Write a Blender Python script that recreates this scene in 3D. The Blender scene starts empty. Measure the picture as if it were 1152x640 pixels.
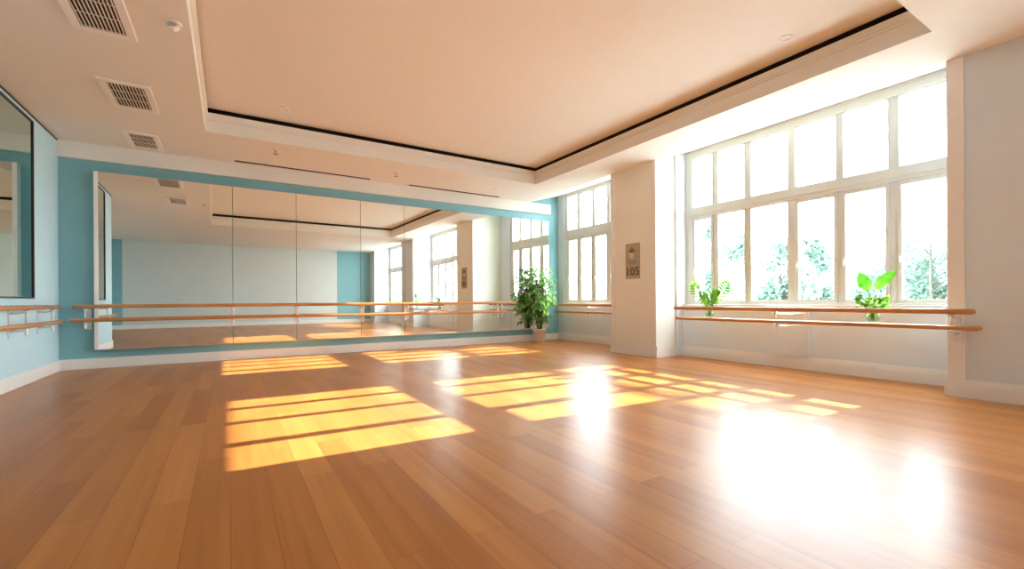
import bpy, bmesh, math, random
from mathutils import Vector, Matrix

scene = bpy.context.scene
COL = scene.collection
rng = random.Random(7)

# ------------------------------------------------------------------ materials
def new_mat(name):
    m = bpy.data.materials.new(name)
    m.use_nodes = True
    m.node_tree.nodes.clear()
    out = m.node_tree.nodes.new('ShaderNodeOutputMaterial')
    return m, m.node_tree.nodes, m.node_tree.links, out

def paint(name, col, rough=.55, var=.03, scale=6.0, metal=0.0, bump=0.0, coat=0.0, spec=.5):
    m, N, L, out = new_mat(name)
    b = N.new('ShaderNodeBsdfPrincipled')
    tc = N.new('ShaderNodeTexCoord')
    n = N.new('ShaderNodeTexNoise')
    n.inputs['Scale'].default_value = scale
    n.inputs['Detail'].default_value = 4
    L.new(tc.outputs['Object'], n.inputs['Vector'])
    r = N.new('ShaderNodeValToRGB')
    r.color_ramp.elements[0].position = .3
    r.color_ramp.elements[1].position = .7
    r.color_ramp.elements[0].color = [c * (1 - var) for c in col] + [1]
    r.color_ramp.elements[1].color = [min(1, c * (1 + var)) for c in col] + [1]
    L.new(n.outputs['Fac'], r.inputs['Fac'])
    L.new(r.outputs['Color'], b.inputs['Base Color'])
    b.inputs['Roughness'].default_value = rough
    b.inputs['Metallic'].default_value = metal
    b.inputs['Coat Weight'].default_value = coat
    b.inputs['Specular IOR Level'].default_value = spec
    if bump:
        n2 = N.new('ShaderNodeTexNoise')
        n2.inputs['Scale'].default_value = 140
        L.new(tc.outputs['Object'], n2.inputs['Vector'])
        bp = N.new('ShaderNodeBump')
        bp.inputs['Strength'].default_value = bump
        bp.inputs['Distance'].default_value = .004
        L.new(n2.outputs['Fac'], bp.inputs['Height'])
        L.new(bp.outputs['Normal'], b.inputs['Normal'])
    L.new(b.outputs['BSDF'], out.inputs['Surface'])
    return m

def plank_floor():
    m, N, L, out = new_mat('oak_plank_floor')
    tc = N.new('ShaderNodeTexCoord')
    sep = N.new('ShaderNodeSeparateXYZ')
    L.new(tc.outputs['Object'], sep.inputs[0])
    cmb = N.new('ShaderNodeCombineXYZ')          # boards run along world Y
    L.new(sep.outputs['Y'], cmb.inputs['X'])
    L.new(sep.outputs['X'], cmb.inputs['Y'])
    br = N.new('ShaderNodeTexBrick')
    br.offset = .37
    br.inputs['Color1'].default_value = (0.0, 0.0, 0.0, 1)
    br.inputs['Color2'].default_value = (1.0, 1.0, 1.0, 1)
    br.inputs['Mortar'].default_value = (.5, .5, .5, 1)
    br.inputs['Scale'].default_value = 1
    br.inputs['Mortar Size'].default_value = .0014
    br.inputs['Mortar Smooth'].default_value = .3
    br.inputs['Brick Width'].default_value = 1.9
    br.inputs['Row Height'].default_value = .19
    L.new(cmb.outputs[0], br.inputs['Vector'])
    # grain: noise stretched along the board, shifted per board
    mp = N.new('ShaderNodeMapping')
    mp.inputs['Scale'].default_value = (.55, 17, 1)
    add = N.new('ShaderNodeVectorMath'); add.operation = 'ADD'
    sc = N.new('ShaderNodeVectorMath'); sc.operation = 'SCALE'
    sc.inputs['Scale'].default_value = 7.0
    L.new(br.outputs['Color'], sc.inputs[0])
    L.new(cmb.outputs[0], mp.inputs['Vector'])
    L.new(mp.outputs[0], add.inputs[0]); L.new(sc.outputs[0], add.inputs[1])
    g = N.new('ShaderNodeTexNoise')
    g.inputs['Scale'].default_value = 1.0
    g.inputs['Detail'].default_value = 4
    g.inputs['Roughness'].default_value = .5
    g.inputs['Distortion'].default_value = .25
    L.new(add.outputs[0], g.inputs['Vector'])
    mp2 = N.new('ShaderNodeMapping')
    mp2.inputs['Scale'].default_value = (2.5, 90, 1)
    L.new(cmb.outputs[0], mp2.inputs['Vector'])
    g2 = N.new('ShaderNodeTexNoise')
    g2.inputs['Scale'].default_value = 1.0
    g2.inputs['Detail'].default_value = 3
    L.new(mp2.outputs[0], g2.inputs['Vector'])
    # mix of board tone + grain -> ramp
    m1 = N.new('ShaderNodeMath'); m1.operation = 'MULTIPLY_ADD'
    L.new(br.outputs['Color'], m1.inputs[0]); m1.inputs[1].default_value = .26
    m2 = N.new('ShaderNodeMath'); m2.operation = 'MULTIPLY'
    L.new(g.outputs['Fac'], m2.inputs[0]); m2.inputs[1].default_value = .46
    m3 = N.new('ShaderNodeMath'); m3.operation = 'MULTIPLY_ADD'
    L.new(g2.outputs['Fac'], m3.inputs[0]); m3.inputs[1].default_value = .12
    L.new(m2.outputs[0], m3.inputs[2]); L.new(m3.outputs[0], m1.inputs[2])
    r = N.new('ShaderNodeValToRGB')
    e = r.color_ramp.elements
    e[0].position = .20; e[0].color = FLOOR_DARK
    e[1].position = .70; e[1].color = FLOOR_LIGHT
    L.new(m1.outputs[0], r.inputs['Fac'])
    seam = N.new('ShaderNodeMix'); seam.data_type = 'RGBA'; seam.blend_type = 'MULTIPLY'
    L.new(r.outputs['Color'], seam.inputs['A'])
    seam.inputs['B'].default_value = (.5, .42, .36, 1)
    L.new(br.outputs['Fac'], seam.inputs['Factor'])
    b = N.new('ShaderNodeBsdfPrincipled')
    L.new(seam.outputs['Result'], b.inputs['Base Color'])
    rr = N.new('ShaderNodeMapRange')
    rr.inputs['To Min'].default_value = .27; rr.inputs['To Max'].default_value = .35
    L.new(g.outputs['Fac'], rr.inputs['Value'])
    L.new(rr.outputs[0], b.inputs['Roughness'])
    b.inputs['Specular IOR Level'].default_value = .19
    b.inputs['Coat Weight'].default_value = 0.0
    b.inputs['Coat Roughness'].default_value = .16
    bp = N.new('ShaderNodeBump')
    bp.inputs['Strength'].default_value = .22; bp.inputs['Distance'].default_value = .002
    inv = N.new('ShaderNodeMath'); inv.operation = 'MULTIPLY'
    L.new(br.outputs['Fac'], inv.inputs[0]); inv.inputs[1].default_value = -1.0
    L.new(inv.outputs[0], bp.inputs['Height'])
    L.new(bp.outputs['Normal'], b.inputs['Normal'])
    L.new(b.outputs['BSDF'], out.inputs['Surface'])
    return m

def rail_wood(name, dark, light, axis):
    m, N, L, out = new_mat(name)
    tc = N.new('ShaderNodeTexCoord')
    mp = N.new('ShaderNodeMapping')
    s = [40, 40, 40]; s[axis] = 1.5
    mp.inputs['Scale'].default_value = s
    L.new(tc.outputs['Object'], mp.inputs['Vector'])
    n = N.new('ShaderNodeTexNoise'); n.inputs['Scale'].default_value = 1; n.inputs['Detail'].default_value = 5
    L.new(mp.outputs[0], n.inputs['Vector'])
    r = N.new('ShaderNodeValToRGB')
    r.color_ramp.elements[0].position = .3; r.color_ramp.elements[0].color = dark
    r.color_ramp.elements[1].position = .75; r.color_ramp.elements[1].color = light
    L.new(n.outputs['Fac'], r.inputs['Fac'])
    b = N.new('ShaderNodeBsdfPrincipled')
    L.new(r.outputs['Color'], b.inputs['Base Color'])
    b.inputs['Roughness'].default_value = .32
    b.inputs['Coat Weight'].default_value = .3
    L.new(b.outputs['BSDF'], out.inputs['Surface'])
    return m

def pane_glass():
    m, N, L, out = new_mat('window_glass')
    t = N.new('ShaderNodeBsdfTransparent'); t.inputs['Color'].default_value = (.97, .985, .98, 1)
    g = N.new('ShaderNodeBsdfGlossy'); g.inputs['Roughness'].default_value = .02
    f = N.new('ShaderNodeFresnel'); f.inputs['IOR'].default_value = 1.25
    n = N.new('ShaderNodeTexNoise'); n.inputs['Scale'].default_value = 1.2
    bp = N.new('ShaderNodeBump'); bp.inputs['Strength'].default_value = .01
    L.new(n.outputs['Fac'], bp.inputs['Height']); L.new(bp.outputs['Normal'], g.inputs['Normal'])
    mx = N.new('ShaderNodeMixShader')
    ge = N.new('ShaderNodeNewGeometry'); fm = N.new('ShaderNodeMath'); fm.operation = 'SUBTRACT'; fm.use_clamp = True
    L.new(f.outputs[0], fm.inputs[0]); L.new(ge.outputs['Backfacing'], fm.inputs[1])
    L.new(fm.outputs[0], mx.inputs[0]); L.new(t.outputs[0], mx.inputs[1]); L.new(g.outputs[0], mx.inputs[2])
    L.new(mx.outputs[0], out.inputs['Surface'])
    return m

def mirror_mat(name, tint):
    m, N, L, out = new_mat(name)
    b = N.new('ShaderNodeBsdfPrincipled')
    b.inputs['Base Color'].default_value = tint + (1,)
    b.inputs['Metallic'].default_value = 1
    n = N.new('ShaderNodeTexNoise'); n.inputs['Scale'].default_value = 3
    r = N.new('ShaderNodeMapRange'); r.inputs['To Min'].default_value = .004; r.inputs['To Max'].default_value = .012
    L.new(n.outputs['Fac'], r.inputs['Value']); L.new(r.outputs[0], b.inputs['Roughness'])
    L.new(b.outputs['BSDF'], out.inputs['Surface'])
    return m

def leaf_mat(name, dark, light, trans=.45, scale=9, gloss=.12):
    m, N, L, out = new_mat(name)
    tc = N.new('ShaderNodeTexCoord')
    n = N.new('ShaderNodeTexNoise'); n.inputs['Scale'].default_value = scale; n.inputs['Detail'].default_value = 3
    L.new(tc.outputs['Object'], n.inputs['Vector'])
    r = N.new('ShaderNodeValToRGB')
    r.color_ramp.elements[0].position = .35; r.color_ramp.elements[0].color = dark + (1,)
    r.color_ramp.elements[1].position = .68; r.color_ramp.elements[1].color = light + (1,)
    L.new(n.outputs['Fac'], r.inputs['Fac'])
    d = N.new('ShaderNodeBsdfDiffuse'); t = N.new('ShaderNodeBsdfTranslucent')
    L.new(r.outputs['Color'], d.inputs['Color']); L.new(r.outputs['Color'], t.inputs['Color'])
    mx = N.new('ShaderNodeMixShader'); mx.inputs[0].default_value = trans
    L.new(d.outputs[0], mx.inputs[1]); L.new(t.outputs[0], mx.inputs[2])
    g = N.new('ShaderNodeBsdfGlossy'); g.inputs['Roughness'].default_value = .35
    mx2 = N.new('ShaderNodeMixShader'); mx2.inputs[0].default_value = gloss * .4
    L.new(mx.outputs[0], mx2.inputs[1]); L.new(g.outputs[0], mx2.inputs[2])
    L.new(mx2.outputs[0], out.inputs['Surface'])
    return m

def clear_mat(name, tint, rough=0.0, ior=1.3):
    # thin clear vessel / water: transparent with a Fresnel sheen
    m, N, L, out = new_mat(name)
    t = N.new('ShaderNodeBsdfTransparent'); t.inputs['Color'].default_value = tint + (1,)
    g = N.new('ShaderNodeBsdfGlossy'); g.inputs['Roughness'].default_value = .03 + rough
    f = N.new('ShaderNodeFresnel'); f.inputs['IOR'].default_value = ior
    mx = N.new('ShaderNodeMixShader')
    ge = N.new('ShaderNodeNewGeometry'); fm = N.new('ShaderNodeMath'); fm.operation = 'SUBTRACT'; fm.use_clamp = True
    L.new(f.outputs[0], fm.inputs[0]); L.new(ge.outputs['Backfacing'], fm.inputs[1])
    L.new(fm.outputs[0], mx.inputs[0]); L.new(t.outputs[0], mx.inputs[1]); L.new(g.outputs[0], mx.inputs[2])
    L.new(mx.outputs[0], out.inputs['Surface'])
    return m

FLOOR_DARK = (.34, .114, .025, 1)
FLOOR_LIGHT = (.60, .258, .070, 1)
M = {}
M['floor'] = plank_floor()
M['ceiling'] = paint('ceiling_white', (.80, .80, .76), .8, .01)
M['gap'] = paint('gap_painted_shade', (.035, .028, .026), .8, .1)  # dark paint standing in for shade inside the ceiling slot
M['teal'] = paint('teal_wall_paint', (.22, .47, .53), .5, .02, 2, bump=.05)
M['teal_lit'] = paint('teal_wall_paint_lit', (.52, .75, .85), .5, .02, 2, bump=.05)  # lighter copy of the teal, window light on this wall put into colour
M['sage'] = paint('sage_grey_wall_paint', (.69, .77, .84), .55, .015, 2, bump=.05)
M['pier_lit'] = paint('pier_paint_bounce_lit', (.86, .87, .80), .55, .015, 2, bump=.05)  # lighter, warmer wall paint: floor bounce on the pier put into colour
M['pale'] = paint('pale_sage_wall_paint', (.66, .73, .73), .55, .015, 2, bump=.05)
M['trim'] = paint('white_trim_paint', (.86, .85, .83), .35, .01, 4)
M['frame'] = paint('white_window_paint', (.68, .70, .66), .4, .015, 4)
M['glass'] = pane_glass()
M['mirror'] = mirror_mat('silver_mirror', (.90, .93, .905))
M['mirror_dark'] = mirror_mat('tinted_mirror', (.56, .68, .63))
M['backing'] = paint('mirror_backing', (.10, .10, .10), .6, .05)
M['black'] = paint('black_metal', (.03, .03, .032), .4, .05, metal=.3)
M['void_shade'] = paint('duct_painted_shade', (.03, .026, .024), .8, .1)  # flat dark colour in place of the shade inside ducts
M['metal_white'] = paint('white_enamel_metal', (.78, .78, .77), .3, .02, metal=.2, coat=.3)
M['steel'] = paint('brushed_steel', (.62, .60, .58), .3, .04, 60, metal=.9)
M['brass'] = paint('bronze_plaque', (.46, .34, .23), .38, .07, 25, metal=.3)
M['brass_light'] = paint('polished_relief', (.72, .52, .36), .35, .05, 25, metal=.4)
M['brass_dark'] = paint('dark_lettering', (.16, .10, .065), .4, .05, 25, metal=.4)
M['rail_x'] = rail_wood('varnished_rail_wood', (.42, .17, .05, 1), (.66, .33, .12, 1), 0)
M['rail_y'] = rail_wood('varnished_rail_wood_long', (.42, .17, .05, 1), (.66, .33, .12, 1), 1)
M['pot'] = paint('white_glazed_pot', (.82, .74, .68), .35, .03, 12, coat=.3)
M['soil'] = paint('potting_soil', (.05, .032, .02), .95, .3, 60)
M['bark'] = paint('brown_bark', (.20, .13, .075), .85, .25, 30)
M['leaf'] = leaf_mat('ficus_leaf', (.10, .30, .06), (.34, .60, .20), .5)
M['leaf_big'] = leaf_mat('bright_broad_leaf', (.05, .27, .01), (.15, .43, .035), .55, 14)
M['leaf_fern'] = leaf_mat('fern_leaf', (.10, .32, .03), (.27, .52, .09), .55, 14)
M['tree_bark'] = paint('grey_tree_bark', (.09, .085, .07), .9, .25, 6)
M['stem'] = paint('green_stem', (.16, .27, .07), .5, .15, 40)
M['vase'] = clear_mat('vase_glass', (.93, .97, .94), ior=1.45)
M['water'] = clear_mat('vase_water', (.80, .90, .80), ior=1.2)
M['tree_leaf'] = leaf_mat('garden_tree_leaf', (.17, .26, .21), (.32, .44, .38), .5, 1.2, .05)  # washed-out green, outdoor haze put into the leaf colour
M['paving'] = paint('pale_paving', (.26, .26, .25), .9, .08, 1.5)
M['concrete'] = paint('pale_concrete', (.62, .60, .57), .8, .05, 1)

# ------------------------------------------------------------------ mesh builder
class MB:
    def __init__(s):
        s.bm = bmesh.new()
    def _mark(s, faces, mat, smooth=False):
        for f in faces:
            f.material_index = mat
            f.smooth = smooth
    def box(s, x0, x1, y0, y1, z0, z1, mat=0, bevel=0, seg=2):
        x0, x1 = min(x0, x1), max(x0, x1); y0, y1 = min(y0, y1), max(y0, y1); z0, z1 = min(z0, z1), max(z0, z1)
        n0 = set(s.bm.faces)
        vs = [s.bm.verts.new((x, y, z)) for x in (x0, x1) for y in (y0, y1) for z in (z0, z1)]
        q = [(0, 1, 3, 2), (4, 6, 7, 5), (0, 4, 5, 1), (2, 3, 7, 6), (0, 2, 6, 4), (1, 5, 7, 3)]
        fs = [s.bm.faces.new([vs[i] for i in k]) for k in q]
        if bevel:
            es = list({e for f in fs for e in f.edges})
            bmesh.ops.bevel(s.bm, geom=es, offset=bevel, segments=seg, affect='EDGES', profile=.5)
        s._mark([f for f in s.bm.faces if f not in n0], mat)
        return s
    def prism(s, poly, vec, mat=0):
        # poly: list of 3D points (planar), extruded by vec
        v = Vector(vec)
        a = [s.bm.verts.new(p) for p in poly]
        b = [s.bm.verts.new(Vector(p) + v) for p in poly]
        fs = [s.bm.faces.new(a), s.bm.faces.new(b[::-1])]
        n = len(a)
        for i in range(n):
            fs.append(s.bm.faces.new([a[i], b[i], b[(i + 1) % n], a[(i + 1) % n]]))
        bmesh.ops.recalc_face_normals(s.bm, faces=fs)
        s._mark(fs, mat)
        return s
    def tube(s, pts, rads, n=10, mat=0, cap=True, round_ends=False):
        pts = [Vector(p) for p in pts]
        if not isinstance(rads, (list, tuple)):
            rads = [rads] * len(pts)
        rads = list(rads)
        if round_ends:
            for end in (0, 1):
                p = pts[0] if end == 0 else pts[-1]
                q = pts[1] if end == 0 else pts[-2]
                r = rads[0] if end == 0 else rads[-1]
                d = (p - q).normalized()
                ex = [(p + d * r * math.sin(a), max(r * math.cos(a), r * .05)) for a in (.5, .95, 1.3, 1.5707)]
                if end == 0:
                    pts = [e[0] for e in ex[::-1]] + pts; rads = [e[1] for e in ex[::-1]] + rads
                else:
                    pts = pts + [e[0] for e in ex]; rads = rads + [e[1] for e in ex]
        rings = []
        up = None
        for i, p in enumerate(pts):
            d = (pts[min(i + 1, len(pts) - 1)] - pts[max(i - 1, 0)]).normalized()
            if up is None:
                up = Vector((0, 0, 1)) if abs(d.z) < .9 else Vector((1, 0, 0))
            u = (up - d * up.dot(d)).normalized(); w = d.cross(u); up = u
            rings.append([s.bm.verts.new(p + (u * math.cos(t) + w * math.sin(t)) * rads[i])
                          for t in [2 * math.pi * k / n for k in range(n)]])
        fs = []
        for a, b in zip(rings, rings[1:]):
            for k in range(n):
                fs.append(s.bm.faces.new([a[k], a[(k + 1) % n], b[(k + 1) % n], b[k]]))
        s._mark(fs, mat, True)
        if cap:
            c = [s.bm.faces.new(rings[0][::-1]), s.bm.faces.new(rings[-1])]
            s._mark(c, mat, False)
        return s
    def lathe(s, prof, c=(0, 0, 0), n=24, mat=0, close=True):
        cx, cy, cz = c
        rings = [[s.bm.verts.new((cx + r * math.cos(2 * math.pi * k / n), cy + r * math.sin(2 * math.pi * k / n), cz + z))
                  for k in range(n)] for r, z in prof]
        fs = []
        for a, b in zip(rings, rings[1:]):
            for k in range(n):
                fs.append(s.bm.faces.new([a[k], a[(k + 1) % n], b[(k + 1) % n], b[k]]))
        s._mark(fs, mat, True)
        if close:
            s._mark([s.bm.faces.new(rings[0][::-1]), s.bm.faces.new(rings[-1])], mat)
        return s
    def leaf(s, p, d, nrm, ln, w, fold=.15, droop=.2, mat=0, seg=3):
        # a leaf blade with a midrib fold and a droop, tip-pointed
        d = Vector(d).normalized(); nrm = Vector(nrm)
        side = d.cross(nrm)
        if side.length < 1e-4:
            side = d.cross(Vector((.3, .8, .5)))
        side.normalize(); nrm = side.cross(d).normalized()
        prof = {2: [0, 1.0, 0], 3: [0, .9, .8, 0], 6: [.06, .62, .95, 1.0, .82, .5, 0]}[seg]
        rows = []
        for i, wf in enumerate(prof):
            t = i / seg
            mid = Vector(p) + d * ln * t - nrm * droop * ln * t * t
            if wf == 0:
                rows.append([s.bm.verts.new(mid)])
            else:
                off = side * w * .5 * wf; lift = nrm * fold * w * .5 * wf
                rows.append([s.bm.verts.new(mid - off + lift), s.bm.verts.new(mid), s.bm.verts.new(mid + off + lift)])
        fs = []
        for a, b in zip(rows, rows[1:]):
            if len(a) == 1 and len(b) == 3:
                fs += [s.bm.faces.new([a[0], b[1], b[0]]), s.bm.faces.new([a[0], b[2], b[1]])]
            elif len(a) == 3 and len(b) == 1:
                fs += [s.bm.faces.new([a[0], a[1], b[0]]), s.bm.faces.new([a[1], a[2], b[0]])]
            else:
                fs += [s.bm.faces.new([a[0], a[1], b[1], b[0]]), s.bm.faces.new([a[1], a[2], b[2], b[1]])]
        s._mark(fs, mat, True)
        return s
    def xform(s, mtx):
        bmesh.ops.transform(s.bm, matrix=mtx, verts=s.bm.verts)
        return s
    def build(s, name, mats, parent=None, origin=None):
        if not isinstance(mats, (list, tuple)):
            mats = [mats]
        bm = s.bm
        if parent is not None:
            o = Vector((0, 0, 0)); q = parent
            while q is not None:
                o += q.location; q = q.parent
        elif origin is not None:
            o = Vector(origin)
        else:
            o = Vector((0, 0, 0))
        bmesh.ops.recalc_face_normals(bm, faces=bm.faces)
        if o.length:
            bmesh.ops.translate(bm, vec=-o, verts=bm.verts)
        me = bpy.data.meshes.new(name)
        bm.to_mesh(me); bm.free()
        for m in mats:
            me.materials.append(M[m] if isinstance(m, str) else m)
        ob = bpy.data.objects.new(name, me)
        COL.objects.link(ob)
        if parent is not None:
            ob.parent = parent
        else:
            ob.location = o
        return ob

def tag(o, label, cat, group=None, kind=None):
    o['label'] = label; o['category'] = cat
    if group: o['group'] = group
    if kind: o['kind'] = kind
    return o

def thing(name, loc, label, cat, group=None):
    o = bpy.data.objects.new(name, None)
    o.empty_display_size = .1
    COL.objects.link(o); o.location = loc
    return tag(o, label, cat, group)

def struct(o, label, cat):
    o['kind'] = 'structure'; o['label'] = label; o['category'] = cat
    return o

# ------------------------------------------------------------------ dimensions (metres)
XL, YB, XP = -2.37, 10.18, 6.88         # left wall, back wall, face of the piers on the window side
XW1, XW2 = 7.75, 8.0                    # glazing planes of the near and the far window
YR = -4.7                               # rear wall, behind the camera
YJ, XJ = 5.25, -4.1                     # where the left wall steps outwards
ZC, ZT = 3.77, 4.14                     # soffit and raised ceiling
TX0, TX1, TY0, TY1 = -.31, 5.97, 1.59, 8.48
NY0, NY1 = 1.71, 5.82                   # near window recess
FY0 = 7.0                               # far recess begins (runs to the back wall)
RY0, RY1 = -3.9, .2                    # recess of the window added behind the camera for daylight

# ------------------------------------------------------------------ shell
struct(MB().box(XJ - .3, 8.4, YR - .3, YB + .3, -.2, 0).build('floor', 'floor'),
       'polished honey-brown timber plank floor', 'floor')

c = MB()
c.box(XJ - .3, TX0, YR - .3, YB, ZC, 4.06)
c.box(TX1, XP, YR - .3, YB, ZC, 4.06)
c.box(TX0, TX1, TY1, YB, ZC, 4.06)
c.box(TX0, TX1, YR - .3, TY0, ZC, 4.06)
c.box(TX0, TX1, TY0, TY1, ZT, ZT + .06)                       # raised panel
c.box(XJ - .3, 8.6, YR - .3, YB + .3, 4.32, 4.5)              # roof
for y0, y1, xw, zt in ((NY0, NY1, XW1, 4.05), (FY0, YB, XW2, 4.10), (RY0, RY1, XW1, 4.05)):   # splayed window heads
    c.prism([(XP, y0, ZC), (xw + .06, y0, zt), (xw + .06, y0, 4.3), (XP, y0, 4.3)], (0, y1 - y0, 0))
struct(c.build('ceiling', 'ceiling'), 'white ceiling with a raised tray in the middle', 'ceiling')

# stepped moulding around the inside of the tray
t = MB()
p = .035
for z0, z1, q in ((3.985, 4.06, .035), (3.955, 3.985, .02)):
    t.box(TX0, TX1, TY1 - q, TY1, z0, z1)
    t.box(TX0, TX1, TY0, TY0 + q, z0, z1)
    t.box(TX0, TX0 + q, TY0 + q, TY1 - q, z0, z1)
    t.box(TX1 - q, TX1, TY0 + q, TY1 - q, z0, z1)
struct(t.build('trim_1', 'ceiling'), 'white stepped moulding round the ceiling tray', 'moulding')
# shadow gap above the moulding: a slot running back over the soffit, its shade painted dark
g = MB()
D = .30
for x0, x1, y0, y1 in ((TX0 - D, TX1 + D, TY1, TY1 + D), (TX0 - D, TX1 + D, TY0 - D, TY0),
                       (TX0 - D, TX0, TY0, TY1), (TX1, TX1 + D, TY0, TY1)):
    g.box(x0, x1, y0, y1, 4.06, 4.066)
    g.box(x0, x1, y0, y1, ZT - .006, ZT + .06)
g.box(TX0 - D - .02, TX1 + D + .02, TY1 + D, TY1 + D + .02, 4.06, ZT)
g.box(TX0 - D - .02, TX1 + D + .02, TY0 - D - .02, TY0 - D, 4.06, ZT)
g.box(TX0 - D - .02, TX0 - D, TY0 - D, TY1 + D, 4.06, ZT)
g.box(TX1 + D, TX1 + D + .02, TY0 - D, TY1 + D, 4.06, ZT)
struct(g.build('trim_2', 'gap'), 'shadow gap round the raised ceiling, its shade painted dark', 'shadow gap')

struct(MB().box(XL - .3, 8.4, YB, YB + .3, 0, 4.3).build('wall_back', 'teal'),
       'teal wall carrying the big mirror', 'wall')
w = MB()
w.box(XL - .3, XL, YJ, YB, 0, ZC)
w.box(XJ - .3, XL - .3, YJ, YJ + .3, 0, ZC)
w.box(XJ - .3, XJ, YR, YJ, 0, ZC)
struct(w.build('wall_left', 'teal_lit'), 'pale blue-green wall on the left', 'wall')
w = MB()
w.box(XJ, -3.45, YR - .3, YR, 0, ZC, 0)
w.box(-3.45, 5.15, YR - .3, YR, 0, ZC, 1)
w.box(5.15, XP, YR - .3, YR, 0, ZC, 0)
struct(w.build('wall_rear', ['teal', 'pale']), 'pale wall with teal ends seen in the mirror', 'wall')

w = MB()
XO = 8.3
w.box(XP, XO, RY1, NY0, 0, 4.3)                 # blank wall on the right
w.box(XP, XO, NY1, FY0, 0, 4.3, 1)                 # pier between the windows
w.box(XP, XO, YR - .3, RY0, 0, 4.3)
w.box(7.42, XO, NY1 - .05, NY1, 0, 4.3)         # small reveal step beside the near window
w.box(7.58, XO, NY0, NY1 - .05, 0, .985)        # low wall under near window
w.box(7.53, 7.58, 3.46, 4.13, .2, .985)          # shallow panel on the low wall
w.box(7.70, XO, NY0, NY1 - .05, 4.03, 4.3)
w.box(7.93, XO, FY0, YB, 0, 1.02)               # far recess
w.box(7.93, XO, FY0, 7.66, 1.02, 4.3)
w.box(7.93, XO, 9.90, YB, 1.02, 4.3)
w.box(7.93, XO, 7.66, 9.90, 4.08, 4.3)
w.box(7.58, XO, RY0, RY1, 0, .985)
w.box(7.70, XO, RY0, RY1, 4.03, 4.3)
struct(w.build('wall_right', ['sage', 'pier_lit']), 'sage-grey window wall with a pier between the windows', 'wall')

# pier and wall-edge casings
t = MB()
t.box(XP - .018, XP, NY0 - .145, NY0, .2, ZC, bevel=.004)       # casing at right of near window
t.box(XP - .012, XP, NY1, NY1 + .11, .2, ZC, bevel=.004)
t.box(XP - .012, XP, FY0 - .08, FY0, .2, ZC, bevel=.004)
struct(t.build('trim_3', 'trim'), 'white flat casings on the edges of the window piers', 'casing')

# white box fascia over the mirror, thin black strip as painted shadow over the left wall
struct(MB().box(XL, 7.62, YB - .07, YB, 3.50, ZC).build('trim_4', 'ceiling'),
       'white boxed fascia along the top of the teal wall', 'fascia')
struct(MB().box(XL, XL + .012, YJ, YB - .07, ZC - .02, ZC).build('trim_5', 'black'),
       'thin dark strip painted as shadow where left wall meets ceiling', 'shadow line')

# baseboards: plain on the teal walls, stepped on the window side
def stepped(m, x0, x1, y0, y1, n, h=.20, t1=.028, t2=.018):
    """n: outward normal axis; two-step profile"""
    for z0, z1, th in ((0, h * .72, t1), (h * .72, h * .88, t2), (h * .88, h, t2 * .55)):
        if n == '-x': m.box(x0 - th, x0, y0, y1, z0, z1)
        elif n == '-y': m.box(x0, x1, y0 - th, y0, z0, z1)
        elif n == '+y': m.box(x0, x1, y0, y0 + th, z0, z1)
struct(MB().box(XL, 7.93, YB - .022, YB, 0, .175, bevel=.005).build('baseboard_back', 'trim'),
       'white baseboard along the teal mirror wall', 'baseboard')
struct(MB().box(XL, XL + .022, YJ, YB - .022, 0, .175, bevel=.005)
       .box(XJ, XJ + .022, YR, YJ, 0, .175).box(XJ + .022, XL, YJ - .022, YJ, 0, .175).build('baseboard_left', 'trim'),
       'white baseboard along the left wall', 'baseboard')
struct(MB().box(XJ + .022, XP, YR, YR + .022, 0, .175).build('baseboard_rear', 'trim'),
       'white baseboard along the rear wall', 'baseboard')
b = MB()
stepped(b, XP, 0, RY1, NY0 + .028, '-x')
stepped(b, XP, 0, NY1 - .028, FY0 + .028, '-x')
stepped(b, 7.58, 0, NY0, NY1 - .05, '-x')
stepped(b, XP, 7.55, NY1, 0, '-y')
stepped(b, XP, 7.93, FY0, 0, '+y')
stepped(b, 7.93, 0, FY0 + .028, YB, '-x')
stepped(b, XP, 0, YR, RY0, '-x')
stepped(b, 7.58, 0, RY0, RY1, '-x')
struct(b.build('baseboard_right', 'trim'), 'white stepped baseboard along window wall', 'baseboard')

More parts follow.
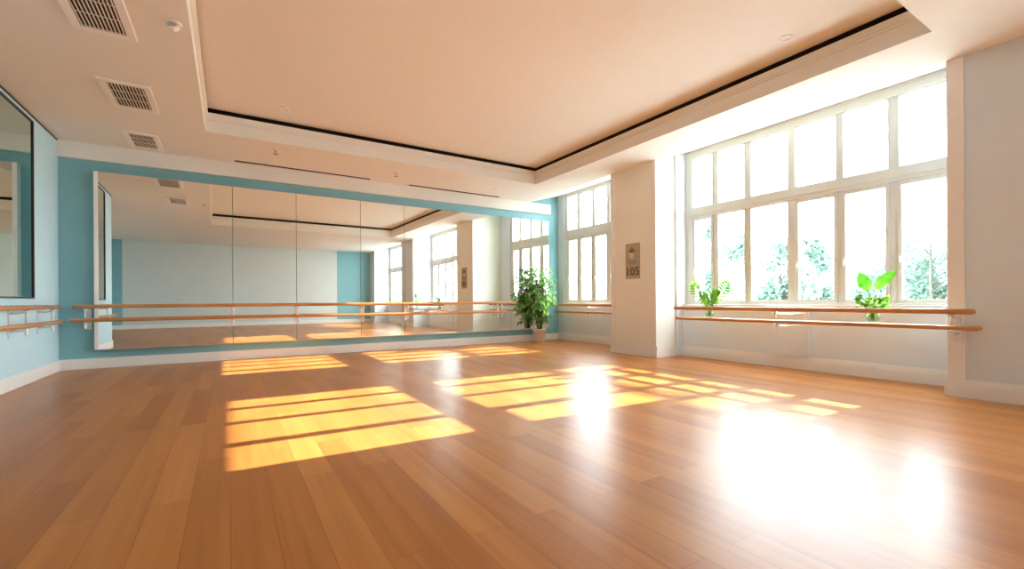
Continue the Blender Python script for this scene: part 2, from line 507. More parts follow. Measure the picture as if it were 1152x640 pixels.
# ------------------------------------------------------------------ windows
def window(name, xw, y0, y1, z0, z1, ups, zt0, zt1, lows, thin, label, sash_drop=.06, top=None):
    """ups: pane y-ranges of the upper row, lows: of the lower row; zt0..zt1 transom"""
    root = bpy.data.objects.new(name, None)
    COL.objects.link(root); root.location = (xw, (y0 + y1) / 2, z0)
    struct(root, label, 'window')
    zp0, zp1 = z0 + .06, top
    f = MB()
    d0, d1 = xw - .05, xw + .05
    ys = sorted(ups)
    f.box(d0, d1, y0, y1, z0, zp0, bevel=.004)
    f.box(d0, d1, y0, y1, zp1, z1)
    f.box(d0 - .012, d0, y0, y1, z1 - .05, z1)
    f.box(d0, d1, y0, ys[0][0], zp0, zp1); f.box(d0, d1, ys[-1][1], y1, zp0, zp1)
    for a, b_ in zip(ys, ys[1:]):
        gap = b_[0] - a[1]
        q = .032 if gap < .095 else .0
        f.box(d0 + q, d1 - q, a[1], b_[0], zp0, zp1, bevel=.004)
    f.box(d0 - .006, d1, y0, y1, zt0, zt1, bevel=.006)
    f.box(d0 - .016, d0 - .006, y0, y1, zt0 + .05, zt1 - .05)
    fr = f.build('frame', 'frame', root)
    MB().box(xw - .17 if xw < 7.9 else xw - .12, d0, y0 + .01, y1 - .01, z0 - .005, z0 + .025, bevel=.006).build('sill', 'trim', root)
    # top-light panes
    for i, (a, b_) in enumerate(ys):
        s = MB(); k = .016
        s.box(xw - .028, xw + .02, a, a + k, zt1, zp1); s.box(xw - .028, xw + .02, b_ - k, b_, zt1, zp1)
        s.box(xw - .028, xw + .02, a + k, b_ - k, zt1, zt1 + k); s.box(xw - .028, xw + .02, a + k, b_ - k, zp1 - k, zp1)
        so = s.build('sash', 'frame', root)
        MB().box(xw - .006, xw + .002, a + k, b_ - k, zt1 + k, zp1 - k).build('pane', 'glass', so)
    for (a, b_, opens) in lows:
        s = MB(); k = .045 if opens else .02
        tdrop = sash_drop if opens else .02
        s.box(xw - .036, xw + .024, a, a + k, zp0, zt0); s.box(xw - .036, xw + .024, b_ - k, b_, zp0, zt0)
        s.box(xw - .036, xw + .024, a + k, b_ - k, zp0, zp0 + .045); s.box(xw - .036, xw + .024, a + k, b_ - k, zt0 - tdrop, zt0)
        so = s.build('sash', 'frame', root)
        MB().box(xw - .006, xw + .002, a + k, b_ - k, zp0 + .045, zt0 - tdrop).build('pane', 'glass', so)
        if opens:
            h = MB()
            h.box(xw - .046, xw - .036, b_ - k * .75, b_ - k * .25, zp0 + .55, zp0 + .67, bevel=.003)
            h.tube([(xw - .046, b_ - k * .5, zp0 + .62), (xw - .066, b_ - k * .5, zp0 + .62), (xw - .066, b_ - k * .5, zp0 + .53)], .006, 8)
            h.build('handle', 'metal_white', so)
    return root

NU = [(5.19, 5.62), (4.56, 5.10), (3.83, 4.475), (3.14, 3.73), (2.51, 3.077), (1.88, 2.42)]
window('window_1', XW1, NY0, NY1 - .05, .985, 4.03, NU, 2.70, 2.885,
       [(5.19, 5.62, True), (4.56, 5.10, False), (3.83, 4.475, False), (3.14, 3.73, True), (2.51, 3.077, True), (1.88, 2.42, True)],
       None, 'wide white-framed window of six tall lights on the right', top=3.865)
FU = [(9.37, 9.78), (8.80, 9.27), (8.25, 8.72), (7.76, 8.14)]
window('window_2', XW2, 7.66, 9.90, 1.02, 4.08, FU, 2.80, 3.03,
       [(9.37, 9.78, True), (8.80, 9.27, True), (8.25, 8.72, True), (7.76, 8.14, True)],
       None, 'white-framed window at the far end beyond the pier', top=3.97)
RU = [(-.45, .05), (-1.05, -.55), (-1.70, -1.15), (-2.40, -1.80), (-3.05, -2.50), (-3.72, -3.15)]
window('window_3', XW1, RY0, RY1, .985, 4.03, RU, 2.70, 2.885, [(a, b_, True) for a, b_ in RU],
       None, 'white-framed window added further along the wall for daylight, seen in the mirror', top=3.865)

# ------------------------------------------------------------------ mirrors on the back wall
seams = [-1.915, .05, 1.149, 2.426, 3.41, 6.312, 7.57]
ML, MR = 10.035, 10.155                      # glass face: stands a little further off the wall at the left
face = lambda x: ML + (x - seams[0]) / (seams[-1] - seams[0]) * (MR - ML)
mz0, mz1 = .33, 3.30
mlabels = ['left-end wall mirror panel with white edge strip, ceiling vents reflected in it',
           'wall mirror panel second from the left, reflecting pale wall and ceiling tray',
           'wall mirror panel third from the left, reflecting where pale wall meets teal',
           'narrowest-looking wall mirror panel, fourth from the left',
           'widest right-hand wall mirror panel, reflecting the windows and the pier',
           'wall mirror panel at the right end, partly hidden behind the potted tree']
for i in range(6):
    x0, x1 = seams[i] + .004, seams[i + 1] - .004
    xm = (x0 + x1) / 2
    root = thing('mirror_panel', (xm, YB, mz0), mlabels[i], 'mirror', 'mirror panels on the teal wall')
    xa = x0 + (.055 if i == 0 else 0)
    MB().prism([(xa, face(xa), mz0), (x1, face(x1), mz0), (x1, face(x1) + .006, mz0), (xa, face(xa) + .006, mz0)],
               (0, 0, mz1 - mz0)).build('mirror_glass', 'mirror', root)
    MB().prism([(xa, face(xa) + .006, mz0), (x1, face(x1) + .006, mz0), (x1, YB, mz0), (xa, YB, mz0)],
               (0, 0, mz1 - mz0)).build('backing_board', 'backing', root)
    MB().box(x0, x1, min(face(x0), face(x1)) - .004, YB, mz0 - .014, mz0, bevel=.002).build('bottom_channel', 'steel', root)
    if i == 0:
        MB().box(x0, xa, face(x0) - .004, YB, mz0, mz1, bevel=.003).build('edge_strip', 'trim', root)

# ------------------------------------------------------------------ mirror on the left wall
lm = thing('framed_mirror', (XL, 7.6, 1.17), 'tall tinted mirror in a thin black frame on the left wall', 'mirror')
ly0, ly1, lz0, lz1 = 6.2, 9.0, 1.17, 3.68
f = MB(); k = .022
f.box(XL, XL + .03, ly0, ly0 + k, lz0, lz1); f.box(XL, XL + .03, ly1 - k, ly1, lz0, lz1)
f.box(XL, XL + .03, ly0 + k, ly1 - k, lz0, lz0 + k); f.box(XL, XL + .03, ly0 + k, ly1 - k, lz1 - k, lz1)
f.build('mirror_frame', 'black', lm)
MB().box(XL, XL + .016, ly0 + k, ly1 - k, lz0 + k, lz1 - k).build('mirror_glass', 'mirror_dark', lm)

# ------------------------------------------------------------------ ballet barres
def bracket(root, wall_pt, nrm, off, zu, zl, ru, low_half, plate_w=.06, plates=True):
    """wall plate with two arms and rail saddles; wall_pt=(x,y) on the wall, nrm = 2D unit normal into the room"""
    ang = math.atan2(nrm[1], nrm[0])
    T = Matrix.Translation((wall_pt[0], wall_pt[1], 0)) @ Matrix.Rotation(ang, 4, 'Z')
    m = MB()
    zt, zb = zu + .02, zl - .16
    m.box(0, .012, -plate_w / 2, plate_w / 2, zb, zt, bevel=.004)
    for z, hh in ((zu, ru), (zl, low_half)):
        zz = z - hh - .012
        m.tube([(.010, 0, zz - .03), (off * .55, 0, zz - .03), (off * .9, 0, zz - .018), (off, 0, zz)], .011 if off < .5 else .007, 8)
    # post joining the two rails, running on below the lower one
    m.tube([(off, 0, zu - ru - .012), (off, 0, zl + low_half + .002)], .014, 10)
    m.tube([(off, 0, zl - low_half - .003), (off, 0, zl - low_half - .05), (off, 0, zl - low_half - .075), (off, 0, zl - low_half - .11)],
           [.014, .014, .022, .006], 10, round_ends=True)
    m.tube([(off, 0, zu - ru - .035), (off, 0, zu - ru - .02)], .026, 12)
    m.xform(T)
    br = m.build('bracket', 'metal_white', root)
    for z, hh in ((zu, ru), (zl, low_half)):        # a saddle under each rail
        s = MB()
        s.box(off - .026, off + .026, -.022, .022, z - hh - .014, z - hh, bevel=.004)
        s.xform(T)
        s.build('saddle', 'steel', br)
    return br

# along the mirror
off = .25
yb = 9.925
R = .031
root = thing('ballet_barre', (2, YB, .8), 'long double wooden barre running in front of the big mirror', 'barre')
zu, zl = 1.049, .823
MB().tube([(-2.13, yb, zu), (2, yb, zu), (6.35, yb, zu)], R, 16, round_ends=True).build('rail', 'rail_x', root)
MB().tube([(-2.16, yb, zl), (2, yb, zl), (6.05, yb, zl)], R, 16, round_ends=True).build('rail', 'rail_x', root)
for x in (-2.0, .05, 1.16, 2.44, 3.42, 5.9):
    yw = face(x) if x > -1.9 else YB
    bracket(root, (x, yw), (0, -1), yw - yb, zu, zl, R, R)

# left wall
root = thing('ballet_barre', (XL, 8, .8), 'short double wooden barre under the dark mirror on left wall', 'barre')
xo = .16
MB().tube([(XL + xo, 6.3, zu), (XL + xo, 9.52, zu)], R, 16, round_ends=True).build('rail', 'rail_y', root)
MB().tube([(XL + xo + .06, 6.3, zl), (XL + xo + .06, 9.36, zl)], R, 16, round_ends=True).build('rail', 'rail_y', root)
for y in (6.9, 8.2, 9.2):
    bracket(root, (XL, y), (1, 0), xo, zu, zl + .0, R, R)

# far window
root = thing('ballet_barre', (7.5, 8.5, .8), 'double wooden barre below the far window, beyond the pier', 'barre')
fu, fl = .985, .80
MB().tube([(7.5, 7.03, fu), (7.5, 9.9, fu)], R, 16, round_ends=True).build('rail', 'rail_y', root)
MB().box(7.46, 7.56, 7.02, 9.74, fl - .026, fl + .026, bevel=.02, seg=4).build('rail', 'rail_y', root)
for y in (8.45,):
    bracket(root, (7.93, y), (-1, 0), .43, fu, fl, R, .027)

# near window: round upper rail, deep flat lower rail
root = thing('ballet_barre', (6.72, 3.4, .8), 'double wooden barre below the wide window, with a flat lower rail holding vases', 'barre')
nu, nl = .955, .775
MB().tube([(6.635, 1.46, nu), (6.635, 5.19, nu)], .031, 16, round_ends=True).build('rail', 'rail_y', root)
MB().box(6.67, 6.835, 1.42, 5.24, nl - .024, nl + .024, bevel=.021, seg=4).build('rail', 'rail_y', root)
bracket(root, (XP - .018, 1.62), (-1, 0), XP - .018 - 6.635, nu, nl, .031, .028)
bracket(root, (7.53, 3.49), (-1, 0), 7.53 - 6.635, nu, nl, .031, .028)

# ------------------------------------------------------------------ ceiling fittings
def vent(x0, x1, y0, y1, label):
    root = thing('ceiling_vent', ((x0 + x1) / 2, (y0 + y1) / 2, ZC), label, 'vent', 'louvred ceiling vents')
    f = MB(); k = .075; z0, z1 = ZC - .022, ZC
    f.box(x0, x0 + k, y0, y1, z0, z1, bevel=.006); f.box(x1 - k, x1, y0, y1, z0, z1, bevel=.006)
    f.box(x0 + k, x1 - k, y0, y0 + k, z0, z1, bevel=.006); f.box(x0 + k, x1 - k, y1 - k, y1, z0, z1, bevel=.006)
    f.build('frame', 'trim', root)
    MB().box(x0 + k, x1 - k, y0 + k, y1 - k, ZC - .003, ZC).build('duct_shade_backing', 'void_shade', root)  # dark sheet painted as the shade behind the louvres
    n = 11
    s = MB()
    for i in range(n):
        x = x0 + k + (x1 - x0 - 2 * k) * (i + .5) / n
        s.prism([(x - .011, y0 + k, ZC - .004), (x - .006, y0 + k, ZC - .004), (x + .008, y0 + k, ZC - .018), (x - .003, y0 + k, ZC - .018)],
                (0, y1 - y0 - 2 * k, 0))
    for q in (.33, .66):
        yy = y0 + k + (y1 - y0 - 2 * k) * q
        s.box(x0 + k, x1 - k, yy - .004, yy + .004, ZC - .008, ZC - .004)
    s.build('louvre', 'trim', root)
vent(-1.27, -.78, 5.0, 5.9, 'louvred ceiling vent nearest the camera, cut by the top of the frame')
vent(-1.33, -.82, 7.08, 8.0, 'louvred ceiling vent in the middle of the row of three')
vent(-1.42, -.96, 9.08, 9.93, 'louvred ceiling vent nearest the teal mirror wall')

def slot(x0, x1, y, label):
    root = thing('slot_diffuser', ((x0 + x1) / 2, y, ZC), label, 'air slot', 'linear slots over the mirror')
    f = MB(); z0 = ZC - .012
    f.box(x0, x1, y - .06, y - .045, z0, ZC, bevel=.003); f.box(x0, x1, y + .045, y + .06, z0, ZC, bevel=.003)
    f.box(x0, x0 + .06, y - .045, y + .045, z0, ZC); f.box(x1 - .03, x1, y - .045, y + .045, z0, ZC)
    f.build('frame', 'trim', root)
    MB().box(x0 + .06, x1 - .03, y - .045, y + .045, ZC - .014, ZC).build('slot_shade_strip', 'void_shade', root)  # solid dark strip painted as the shade in the slot
slot(.03, 2.62, 9.93, 'long thin dark air slot in ceiling, the left of two')
slot(3.42, 5.9, 9.97, 'long thin dark air slot in ceiling, the right of two')

def sprinkler(x, y, z, label, r=.062):
    root = thing('ceiling_sprinkler', (x, y, z), label, 'sprinkler', 'ceiling sprinklers')
    MB().lathe([(r, .003), (r, -.006), (r * .7, -.014), (r * .35, -.018)], (x, y, z)).build('escutcheon', 'metal_white', root)
    m = MB()
    m.tube([(x, y, z - .016), (x, y, z - .045)], .011, 10)
    for sx in (-1, 1):
        m.tube([(x + sx * .01, y, z - .04), (x + sx * .022, y, z - .058), (x + sx * .004, y, z - .08)], .004, 6)
    m.build('body', 'brass', root)
    MB().lathe([(.006, -.078), (.042, -.082), (.042, -.087), (.006, -.088)], (x, y, z), 16).build('deflector', 'brass', root)
sprinkler(.69, 8.86, ZC, 'small metal sprinkler left of centre, above the left air slot')
sprinkler(2.94, 9.18, ZC, 'small metal sprinkler between the two dark air slots')

def disc(x, y, z, r, label, name='recessed_downlight', cat='downlight'):
    root = thing(name, (x, y, z), label, cat)
    MB().lathe([(r, 0), (r, -.006), (r * .92, -.011), (r * .72, -.008), (r * .7, -.003)], (x, y, z), 28).build('trim_ring', 'trim', root)
    MB().lathe([(r * .68, -.001), (r * .6, -.004), (.004, -.007)], (x, y, z), 28).build('lens', 'metal_white', root)
disc(1.21, 9.25, ZC, .055, 'small white ceiling disc just behind the left air slot')
disc(5.42, 9.35, ZC, .085, 'white round downlight by the right end of the air slots')
disc(4.75, 9.5, ZC, .05, 'tiny white ceiling disc beside the right air slot')
disc(.75, 7.9, ZT, .075, 'small flush disc in raised ceiling near its left back corner', 'ceiling_disc', 'ceiling disc')
disc(5.5, 2.75, ZT, .07, 'small flush disc in raised ceiling near the window edge', 'ceiling_disc', 'ceiling disc')

root = thing('smoke_detector', (-.44, 5.36, ZC), 'round white smoke detector on the ceiling beside nearest vent', 'smoke detector')
MB().lathe([(.065, 0), (.065, -.014), (.058, -.02)], (-.44, 5.36, ZC), 28).build('base', 'metal_white', root)
MB().lathe([(.052, -.02), (.052, -.034), (.044, -.042)], (-.44, 5.36, ZC), 28).build('chamber', 'steel', root)
MB().lathe([(.046, -.042), (.04, -.058), (.018, -.066), (.012, -.08), (.004, -.082)], (-.44, 5.36, ZC), 28).build('cap', 'metal_white', root)

# ------------------------------------------------------------------ room plaque on the pier
px = XP
pl = thing('room_plaque', (px, 6.4, 1.54), 'bronze room plaque with the number 105 on the pier', 'sign')
MB().box(px - .018, px, 6.215, 6.585, 1.53, 2.24, bevel=.005).build('plate', 'brass', pl)
fx = px - .018
e = MB()                                            # emblem: a cup with a small crest above it
def disc_yz(m, cy, cz, ry, rz, n=18, d=.008, a0=0, a1=2 * math.pi, mat=0):
    pts = [(fx, cy + ry * math.cos(a0 + (a1 - a0) * k / n), cz + rz * math.sin(a0 + (a1 - a0) * k / n)) for k in range(n + (0 if a1 - a0 > 6.28 else 1))]
    m.prism(pts, (-d, 0, 0), mat)
disc_yz(e, 6.41, 2.03, .062, .085, a0=math.pi, a1=2 * math.pi)
disc_yz(e, 6.41, 2.035, .075, .018)
e.box(fx - .008, fx, 6.35, 6.47, 1.925, 1.94)
e.build('emblem', 'brass_light', pl)
e = MB()
for dy, h in ((-.075, .045), (-.04, .075), (0, .095), (.04, .07), (.075, .05)):
    e.prism([(fx, 6.41 + dy * .5 - .011, 2.055), (fx, 6.41 + dy * .5 + .011, 2.055), (fx, 6.41 + dy + .004, 2.07 + h), (fx, 6.41 + dy - .006, 2.07 + h)], (-.006, 0, 0))
e.build('crest', 'brass_dark', pl)
e = MB()
for z, a, b_ in ((1.885, 6.30, 6.52), (1.855, 6.27, 6.54), (1.825, 6.33, 6.48)):
    e.box(fx - .003, fx, a, b_, z, z + .009)
e.build('engraved_lines', 'brass_dark', pl)
cu = bpy.data.curves.new('room_number', 'FONT')
cu.body = '105'; cu.size = .235; cu.align_x = 'CENTER'; cu.extrude = .004; cu.space_character = 1.08; cu.offset = .004
tmp = bpy.data.objects.new('room_number_text', cu)
COL.objects.link(tmp)
bpy.context.view_layer.update()
me = bpy.data.meshes.new_from_object(tmp.evaluated_get(bpy.context.evaluated_depsgraph_get()))
bpy.data.objects.remove(tmp)
me.name = 'room_number'
me.materials.clear(); me.materials.append(M['brass_dark'])
me.transform(Matrix.Rotation(-math.pi / 2, 4, 'Z') @ Matrix.Rotation(math.pi / 2, 4, 'X'))
ob = bpy.data.objects.new('room_number', me); COL.objects.link(ob)
ob.parent = pl; ob.location = (fx - .003 - px, 0, 1.60 - 1.54)
MB().box(fx - .004, fx, 6.24, 6.56, 1.555, 1.568).build('base_line', 'brass_light', pl)

# ------------------------------------------------------------------ potted tree in the corner
cx, cy = 7.04, 9.88
pt = thing('potted_ficus', (cx, cy, 0), 'bushy green ficus in a white pot by the corner of mirror wall', 'potted plant')
MB().lathe([(.128, 0), (.140, .02), (.178, .30), (.192, .31), (.192, .345), (.176, .345), (.168, .30)], (cx, cy, 0), 32).build('pot', 'pot', pt)
MB().lathe([(.166, .285), (.16, .30), (.06, .312), (.01, .314)], (cx, cy, 0), 24).build('soil', 'soil', pt)
stems = MB(); fol = MB()
rg = random.Random(21)
tips = []
for i in range(9):
    a = 2 * math.pi * i / 9 + rg.uniform(-.3, .3)
    r0, lean = rg.uniform(.02, .09), rg.uniform(.05, .34)
    H = rg.uniform(1.65, 2.24) * (1 - .14 * (lean > .25))
    pts = []
    for k in range(8):
        t_ = k / 7
        rr = r0 + lean * t_ ** 1.35
        pts.append(Vector((cx + rr * math.cos(a + .35 * t_) + rg.uniform(-.012, .012), cy + .8 * rr * math.sin(a + .35 * t_) + rg.uniform(-.012, .012), .29 + (H - .29) * t_)))
    stems.tube(pts, [.014 - .0014 * k for k in range(8)], 7)
    for k in range(1, 8):
        for _ in range(6 if k > 2 else 2 * (k - 1)):
            p0 = pts[k] + (pts[k - 1] - pts[k]) * rg.random()
            z_rel = (p0.z - .3) / 1.7
            env = .10 + .46 * math.sin(math.pi * min(1, max(.05, (z_rel * .95 + .02))) ** 1.25)
            th = rg.uniform(0, 2 * math.pi)
            out_ = Vector((math.cos(th), .8 * math.sin(th), rg.uniform(-.15, .55)))
            L_ = env * rg.uniform(.45, 1.0)
            q = p0 + out_ * L_ + Vector((0, 0, -.12 * L_))
            # keep the crown within its outline and clear of wall
            dv = Vector((q.x - cx - .0, q.y - cy, 0))
            lim = .44 if 1.0 < q.z < 1.7 else .34
            if q.x > cx + .12: q.x = cx + .12 * rg.random()
            if dv.length > lim:
                q.x, q.y = cx + dv.x / dv.length * lim, cy + dv.y / dv.length * lim
            q.y = min(q.y, 9.96)
            mid = (p0 + q) / 2 + Vector((0, 0, .04))
            stems.tube([p0, mid, q], [.005, .0035, .002], 5)
            for t_ in (.35, .55, .72, .86, 1.0, 1.0):
                base = (p0 * (1 - t_) ** 2 + mid * 2 * t_ * (1 - t_) + q * t_ ** 2)
                d = (out_ + Vector((rg.uniform(-.9, .9), rg.uniform(-.9, .9), rg.uniform(-.9, .25)))).normalized()
                if base.y + d.y * .14 > 10.0: d.y = -abs(d.y)
                if base.x > cx + .2 and d.x > 0: d.x = -d.x
                fol.leaf(base, d, Vector((rg.uniform(-.4, .4), rg.uniform(-.4, .4), 1)), rg.uniform(.085, .14), rg.uniform(.034, .055), .2, .35)
stems.build('stem', 'bark', pt)
fol.build('foliage', 'leaf', pt)

# ------------------------------------------------------------------ vases with cut greenery on the lower rail of the near barre
ztop = nl + .0245
def vase(x, y, r, h, label):
    v = thing('glass_vase', (x, y, ztop), label, 'vase', 'clear vases on the barre')
    prof = [(r * .55, 0), (r * .9, .012), (r, h * .35), (r * .88, h * .7), (r * .62, h * .9), (r * .72, h)]
    inner = [(a - .004, max(z, .008)) for a, z in prof[::-1]]
    MB().lathe(prof + inner, (x, y, ztop), 28).build('vase_body', 'vase', v)
    MB().lathe([(r * .5, .010), (r * .86, .018), (r * .95, h * .35), (r * .84, h * .66)], (x, y, ztop), 28).build('water', 'water', v)
    return v
v1 = (6.76, hx1 := 4.62)
v2 = (6.76, hx2 := 2.37)
vase(6.76, hx1, .068, .15, 'clear glass vase on the barre by the pier, holding fern fronds')
vase(6.76, hx2, .066, .14, 'clear glass vase on the barre, holding two big broad leaves')

def stem_curve(p0, p1, bend, n=6):
    p0, p1, bend = Vector(p0), Vector(p1), Vector(bend)
    return [p0 * (1 - t) ** 2 + (p0 + p1) * t * (1 - t) + bend * 2 * t * (1 - t) + p1 * t * t for t in [k / (n - 1) for k in range(n)]]

# fern-like sprig (picture left is +Y here)
s1 = thing('fern_sprig', (6.755, hx1, ztop + .03), 'feathery green fern sprig standing in the vase by the pier', 'plant sprig', 'cut greenery in vases')
st, lf = MB(), MB()
x0, y0, z0 = 6.755, hx1, ztop + .03
rg = random.Random(5)
fr = [((.0, .23, .47), (0, .02, .05), 1.0, True), ((.0, -.25, .47), (0, -.02, .05), 1.1, True), ((-.02, -.12, .36), (0, 0, .04), .8, True),
      ((.03, .12, .34), (0, 0, .04), .7, True), ((.0, -.02, .66), (0, .0, .02), .35, False), ((.03, -.07, .54), (0, 0, .02), .35, False),
      ((-.03, .05, .50), (0, 0, .02), .4, False), ((.05, -.05, .3), (0, 0, .03), .7, True), ((-.04, .03, .3), (0, 0, .03), .7, True)]
for (dx, dy, dz), bd, sc_, full in fr:
    dy *= 1.25; dz *= 1.12
    pts = stem_curve((x0 + dx * .1, y0 + dy * .08, z0), (x0 + dx, y0 + dy, z0 + dz), bd, 12)
    st.tube(pts, [.0045 - .0003 * k for k in range(12)], 6)
    for k in range(4, 12):
        for sd in (-1, 1, -1, 1):
            d = (pts[k] - pts[k - 1]).normalized()
            sv = d.cross(Vector((1, .2, 0))).normalized() * sd
            w_ = math.sin(math.pi * (k - 3.6) / 9.2)
            dd = (d * .75 + sv * 1.0 + Vector((rg.uniform(-.35, .35), 0, 0)))
            lf.leaf(pts[k], dd, Vector((1, 0, .4)), rg.uniform(.10, .16) * (1 if full else .5) * sc_ * max(.3, w_), (.038 if full else .016), .15, .2)
    if full:
        lf.leaf(pts[-1], pts[-1] - pts[-2], Vector((1, 0, .3)), .10 * sc_, .03 * sc_, .15, .1)
st.build('stem', 'stem', s1); lf.build('leaves', 'leaf_fern', s1)

s2 = thing('broad_leaf_sprig', (6.755, hx2, ztop + .03), 'sprig with two big bright green leaves over small foliage in a vase', 'plant sprig', 'cut greenery in vases')
st, big, sm = MB(), MB(), MB()
x0, y0 = 6.755, hx2
pa = stem_curve((x0, y0 + .01, z0), (x0, y0 + .04, z0 + .36), (0, .0, .02), 8)
pb = stem_curve((x0, y0 - .01, z0), (x0, y0 - .02, z0 + .38), (0, -.01, .02), 8)
st.tube(pa, .006, 7); st.tube(pb, .006, 7)
big.leaf(pa[-1], Vector((-.05, .32, .9)), Vector((-1, -.15, .1)), .26, .15, .18, -.10, seg=6)
big.leaf(pb[-1], Vector((-.05, -.62, .70)), Vector((-1, .1, .25)), .32, .145, .20, .12, seg=6)
for k in range(26):
    a = rg.uniform(0, 2 * math.pi); hh = rg.uniform(.14, .30); rr = rg.uniform(.03, .15)
    q = Vector((x0 + .42 * rr * math.cos(a), y0 + rr * math.sin(a), z0 + hh))
    st.tube([(x0, y0, z0 + .02), (x0 + .2 * (q.x - x0), y0 + .2 * (q.y - y0), z0 + hh * .6), q], [.003, .0025, .0015], 5)
    for j in range(4):
        sm.leaf(q, Vector((.4 * math.cos(a), math.sin(a), rg.uniform(-.5, .6))) + Vector((rg.uniform(-.4, .4), rg.uniform(-.6, .6), rg.uniform(-.3, .3))),
                Vector((-1, 0, .6)), rg.uniform(.05, .085), rg.uniform(.03, .045), .15, .2)
for k in range(10):
    a = rg.uniform(0, 6.28)
    sm.leaf((x0 + .02 * math.cos(a), y0 + .03 * math.sin(a), z0 + rg.uniform(.02, .10)), Vector((.3 * math.cos(a), math.sin(a), .6)), Vector((-1, 0, .4)), .05, .028, .15, .2)
st.build('stem', 'stem', s2); big.build('broad_leaf', 'leaf_big', s2); sm.build('small_foliage', 'leaf_fern', s2)

# ------------------------------------------------------------------ outside: garden, trees, an added sun-blocking block on stilts
tag(MB().box(8.6, 90, -70, 90, -.5, -.3).build('courtyard_paving', 'paving', origin=(40, 10, -.3)),
    'pale paved ground outside the windows', 'paving', kind='structure')

def tree(x, y, h, rad, seed, label):
    rt = random.Random(seed)
    root = thing('garden_tree', (x, y, -.3), label, 'tree', 'trees outside the window')
    tr = MB(); lv = MB()
    top = h * .8
    tr.tube([(x, y, -.3), (x + rt.uniform(-.1, .1), y + rt.uniform(-.1, .1), h * .3), (x, y, top)], [.11, .08, .02], 9)
    blobs = []
    for k in range(14):
        a = rt.uniform(0, 2 * math.pi); zz = rt.uniform(.22, .9) * h
        er = rad * (.95 - abs(zz / h - .5) * 1.1)
        b_ = Vector((x + er * .7 * math.cos(a), y + er * .7 * math.sin(a), zz))
        tr.tube([(x, y, max(.3, zz - .9)), (x + (b_.x - x) * .5, y + (b_.y - y) * .5, zz - .25), b_], [.03, .022, .01], 6)
        blobs.append((b_, rad * rt.uniform(.35, .55)))
    for b_, br_ in blobs:
        for _ in range(380):
            v = Vector((rt.gauss(0, 1), rt.gauss(0, 1), rt.gauss(0, .8))); v.normalize()
            q = b_ + v * br_ * rt.random() ** .4
            if q.z < .0: continue
            lv.leaf(q, Vector((rt.uniform(-1, 1), rt.uniform(-1, 1), rt.uniform(-1, .3))), Vector((rt.uniform(-1, 1), rt.uniform(-1, 1), 1)),
                    rt.uniform(.16, .30), rt.uniform(.10, .17), .1, .2, seg=2)
    tr.build('trunk', 'tree_bark', root); lv.build('foliage', 'tree_leaf', root)
TR = [(22.0, 15.9, 6.2, 1.7, 'pale leafy tree outside the left lights of the wide window'),
      (30.0, 18.4, 6.2, 2.1, 'wide tree outside, behind the second tall light of the wide window'),
      (30.0, 13.9, 5.3, 1.9, 'bushy tree outside the middle of the wide window'),
      (31.0, 10.4, 4.7, 2.2, 'low bushy tree outside, behind the broad-leaf sprig'),
      (26.0, 7.0, 4.9, 1.9, 'tree outside the right-hand light of the wide window'),
      (33.0, 25.5, 6.0, 2.4, 'tree outside beyond the left edge of the wide window')]
TR += [(25.0, 12.9, 4.9, 1.4, 'tree outside the third tall light of the wide window'),
       (36.5, 16.2, 5.8, 2.0, 'farther tree outside the middle of the wide window'),
       (37.0, 11.4, 5.8, 2.2, 'farther tree outside, behind the low bushy tree')]
for i, (x, y, h_, r_, lb) in enumerate(TR):
    tree(x, y, h_, r_, 40 + i, lb)

# sun: travels towards -X, a touch towards +Y, 26 degrees above the horizon
SL, SY = .486, .04
bx0, bx1 = 23.0, 29.0
zb = 1.75 + SL * (bx1 - XW1)
ye = 3.10 - SY * (bx1 - XW1)
bd = thing('sun_blocker', (26, -8, -.3), 'unseen concrete block on stilts, added to block part of the sun', 'sun blocker')
m = MB(); m.box(bx0, bx1, -22, ye, zb, zb + 17)  # added out of view to cut straight edges on the sun patches
m.build('blocker_slab', 'concrete', bd)
m = MB(); m.box(24, 28, -20, -12, -.3, zb); m.build('blocker_core', 'concrete', bd)
for y in (-9.5, -6.8):
    for x in (24, 28):
        MB().tube([(x, y, -.3), (x, y, zb)], .3, 14).build('blocker_post', 'concrete', bd)
for k in range(5):
    f = MB()
    f.box(bx0 - .04, bx0, -21, 1.4, zb + .8 + k * 3.2, zb + 2.4 + k * 3.2)
    f.build('blocker_band', 'backing', bd)
zg = 1.72 + SL * (bx1 - XW1)
m = MB(); m.box(bx1 - .06, bx1 + .06, ye, 23.0, zg - .055, zg + .055); m.tube([(bx1, 22.8, -.3), (bx1, 22.8, zg - .05)], .09, 10)  # added beam, shades the band between two rows of sun patches
m.build('shade_beam', 'concrete', bd)

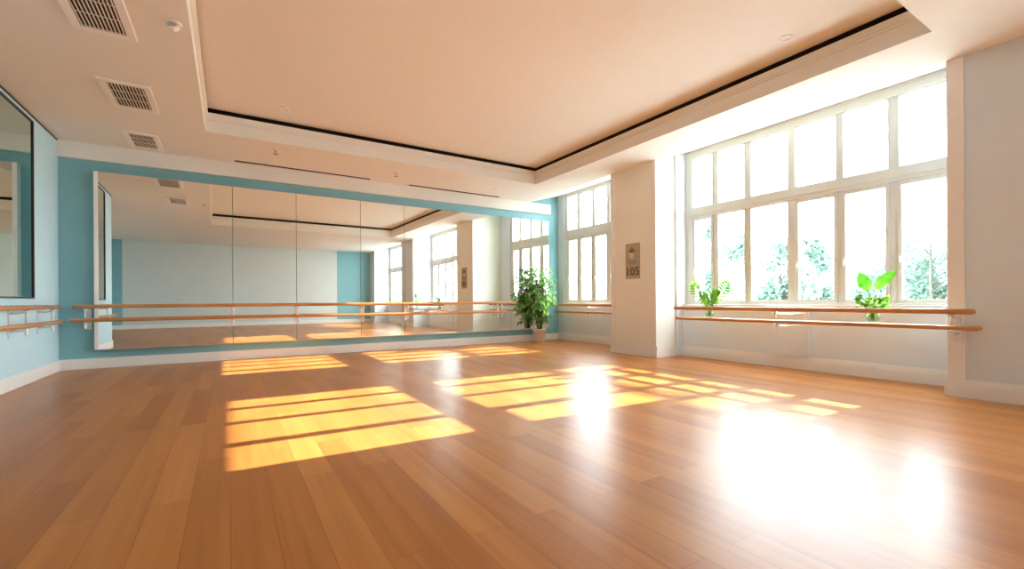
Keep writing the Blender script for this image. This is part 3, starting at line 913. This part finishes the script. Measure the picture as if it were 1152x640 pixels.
# ------------------------------------------------------------------ light
SKY, SUN = 10.5, 14.5
wd = bpy.data.worlds.new('sky'); scene.world = wd
wd.use_nodes = True
N, L = wd.node_tree.nodes, wd.node_tree.links
N.clear()
o = N.new('ShaderNodeOutputWorld'); bg = N.new('ShaderNodeBackground')
bg.inputs['Color'].default_value = (.84, .94, 1.0, 1); bg.inputs['Strength'].default_value = SKY
L.new(bg.outputs[0], o.inputs['Surface'])
sl = bpy.data.lights.new('sun', 'SUN'); sl.energy = SUN; sl.angle = math.radians(.35); sl.color = (1.0, .90, .72)
so = bpy.data.objects.new('sun', sl); COL.objects.link(so)
so.rotation_euler = Vector((-1, SY, -SL)).to_track_quat('-Z', 'Y').to_euler()
so.location = (30, 0, 18)
# sampling portals in the window openings (they give off no light themselves)
for xw, y0, y1, z0, z1 in ((XW1 + .12, NY0, NY1, 1.0, 4.0), (XW2 + .12, 7.66, 9.9, 1.03, 4.05), (XW1 + .12, RY0, RY1, 1.0, 4.0)):
    a = bpy.data.lights.new('window_portal', 'AREA'); a.shape = 'RECTANGLE'; a.size = y1 - y0; a.size_y = z1 - z0
    a.cycles.is_portal = True
    ao = bpy.data.objects.new('window_portal', a); COL.objects.link(ao)
    ao.location = (xw, (y0 + y1) / 2, (z0 + z1) / 2)
    ao.rotation_euler = (math.radians(90), 0, math.radians(90))

# ------------------------------------------------------------------ camera
F, YAW, ROLL, CY = 507.463, .559, -.006, 338.311
cam = bpy.data.cameras.new('camera'); co = bpy.data.objects.new('camera', cam); COL.objects.link(co)
cam.sensor_fit = 'HORIZONTAL'; cam.sensor_width = 36
cam.lens = 36 * F / 1152
cam.shift_y = (CY - 320) / 1152
cam.clip_start = .05; cam.clip_end = 300
fw = Vector((math.sin(YAW), math.cos(YAW), 0)); rt = Vector((math.cos(YAW), -math.sin(YAW), 0)); up = Vector((0, 0, 1))
cr, sr = math.cos(ROLL), math.sin(ROLL)
r2 = rt * cr + up * sr
u2 = up * cr - rt * sr
mt = Matrix((r2, u2, -fw)).transposed().to_4x4()
mt.translation = Vector((0, 0, 1.1))
co.matrix_world = mt
scene.camera = co

vs = scene.view_settings
vs.view_transform = 'Standard'; vs.look = 'None'; vs.exposure = 1.22; vs.gamma = 1.0; vs.use_curve_mapping = False
cy_ = scene.cycles
cy_.max_bounces = 12; cy_.diffuse_bounces = 7; cy_.glossy_bounces = 6; cy_.transmission_bounces = 8; cy_.transparent_max_bounces = 16
cy_.caustics_reflective = True; cy_.caustics_refractive = False
cy_.sample_clamp_indirect = 10
cy_.blur_glossy = .6
cy_.use_denoising = True
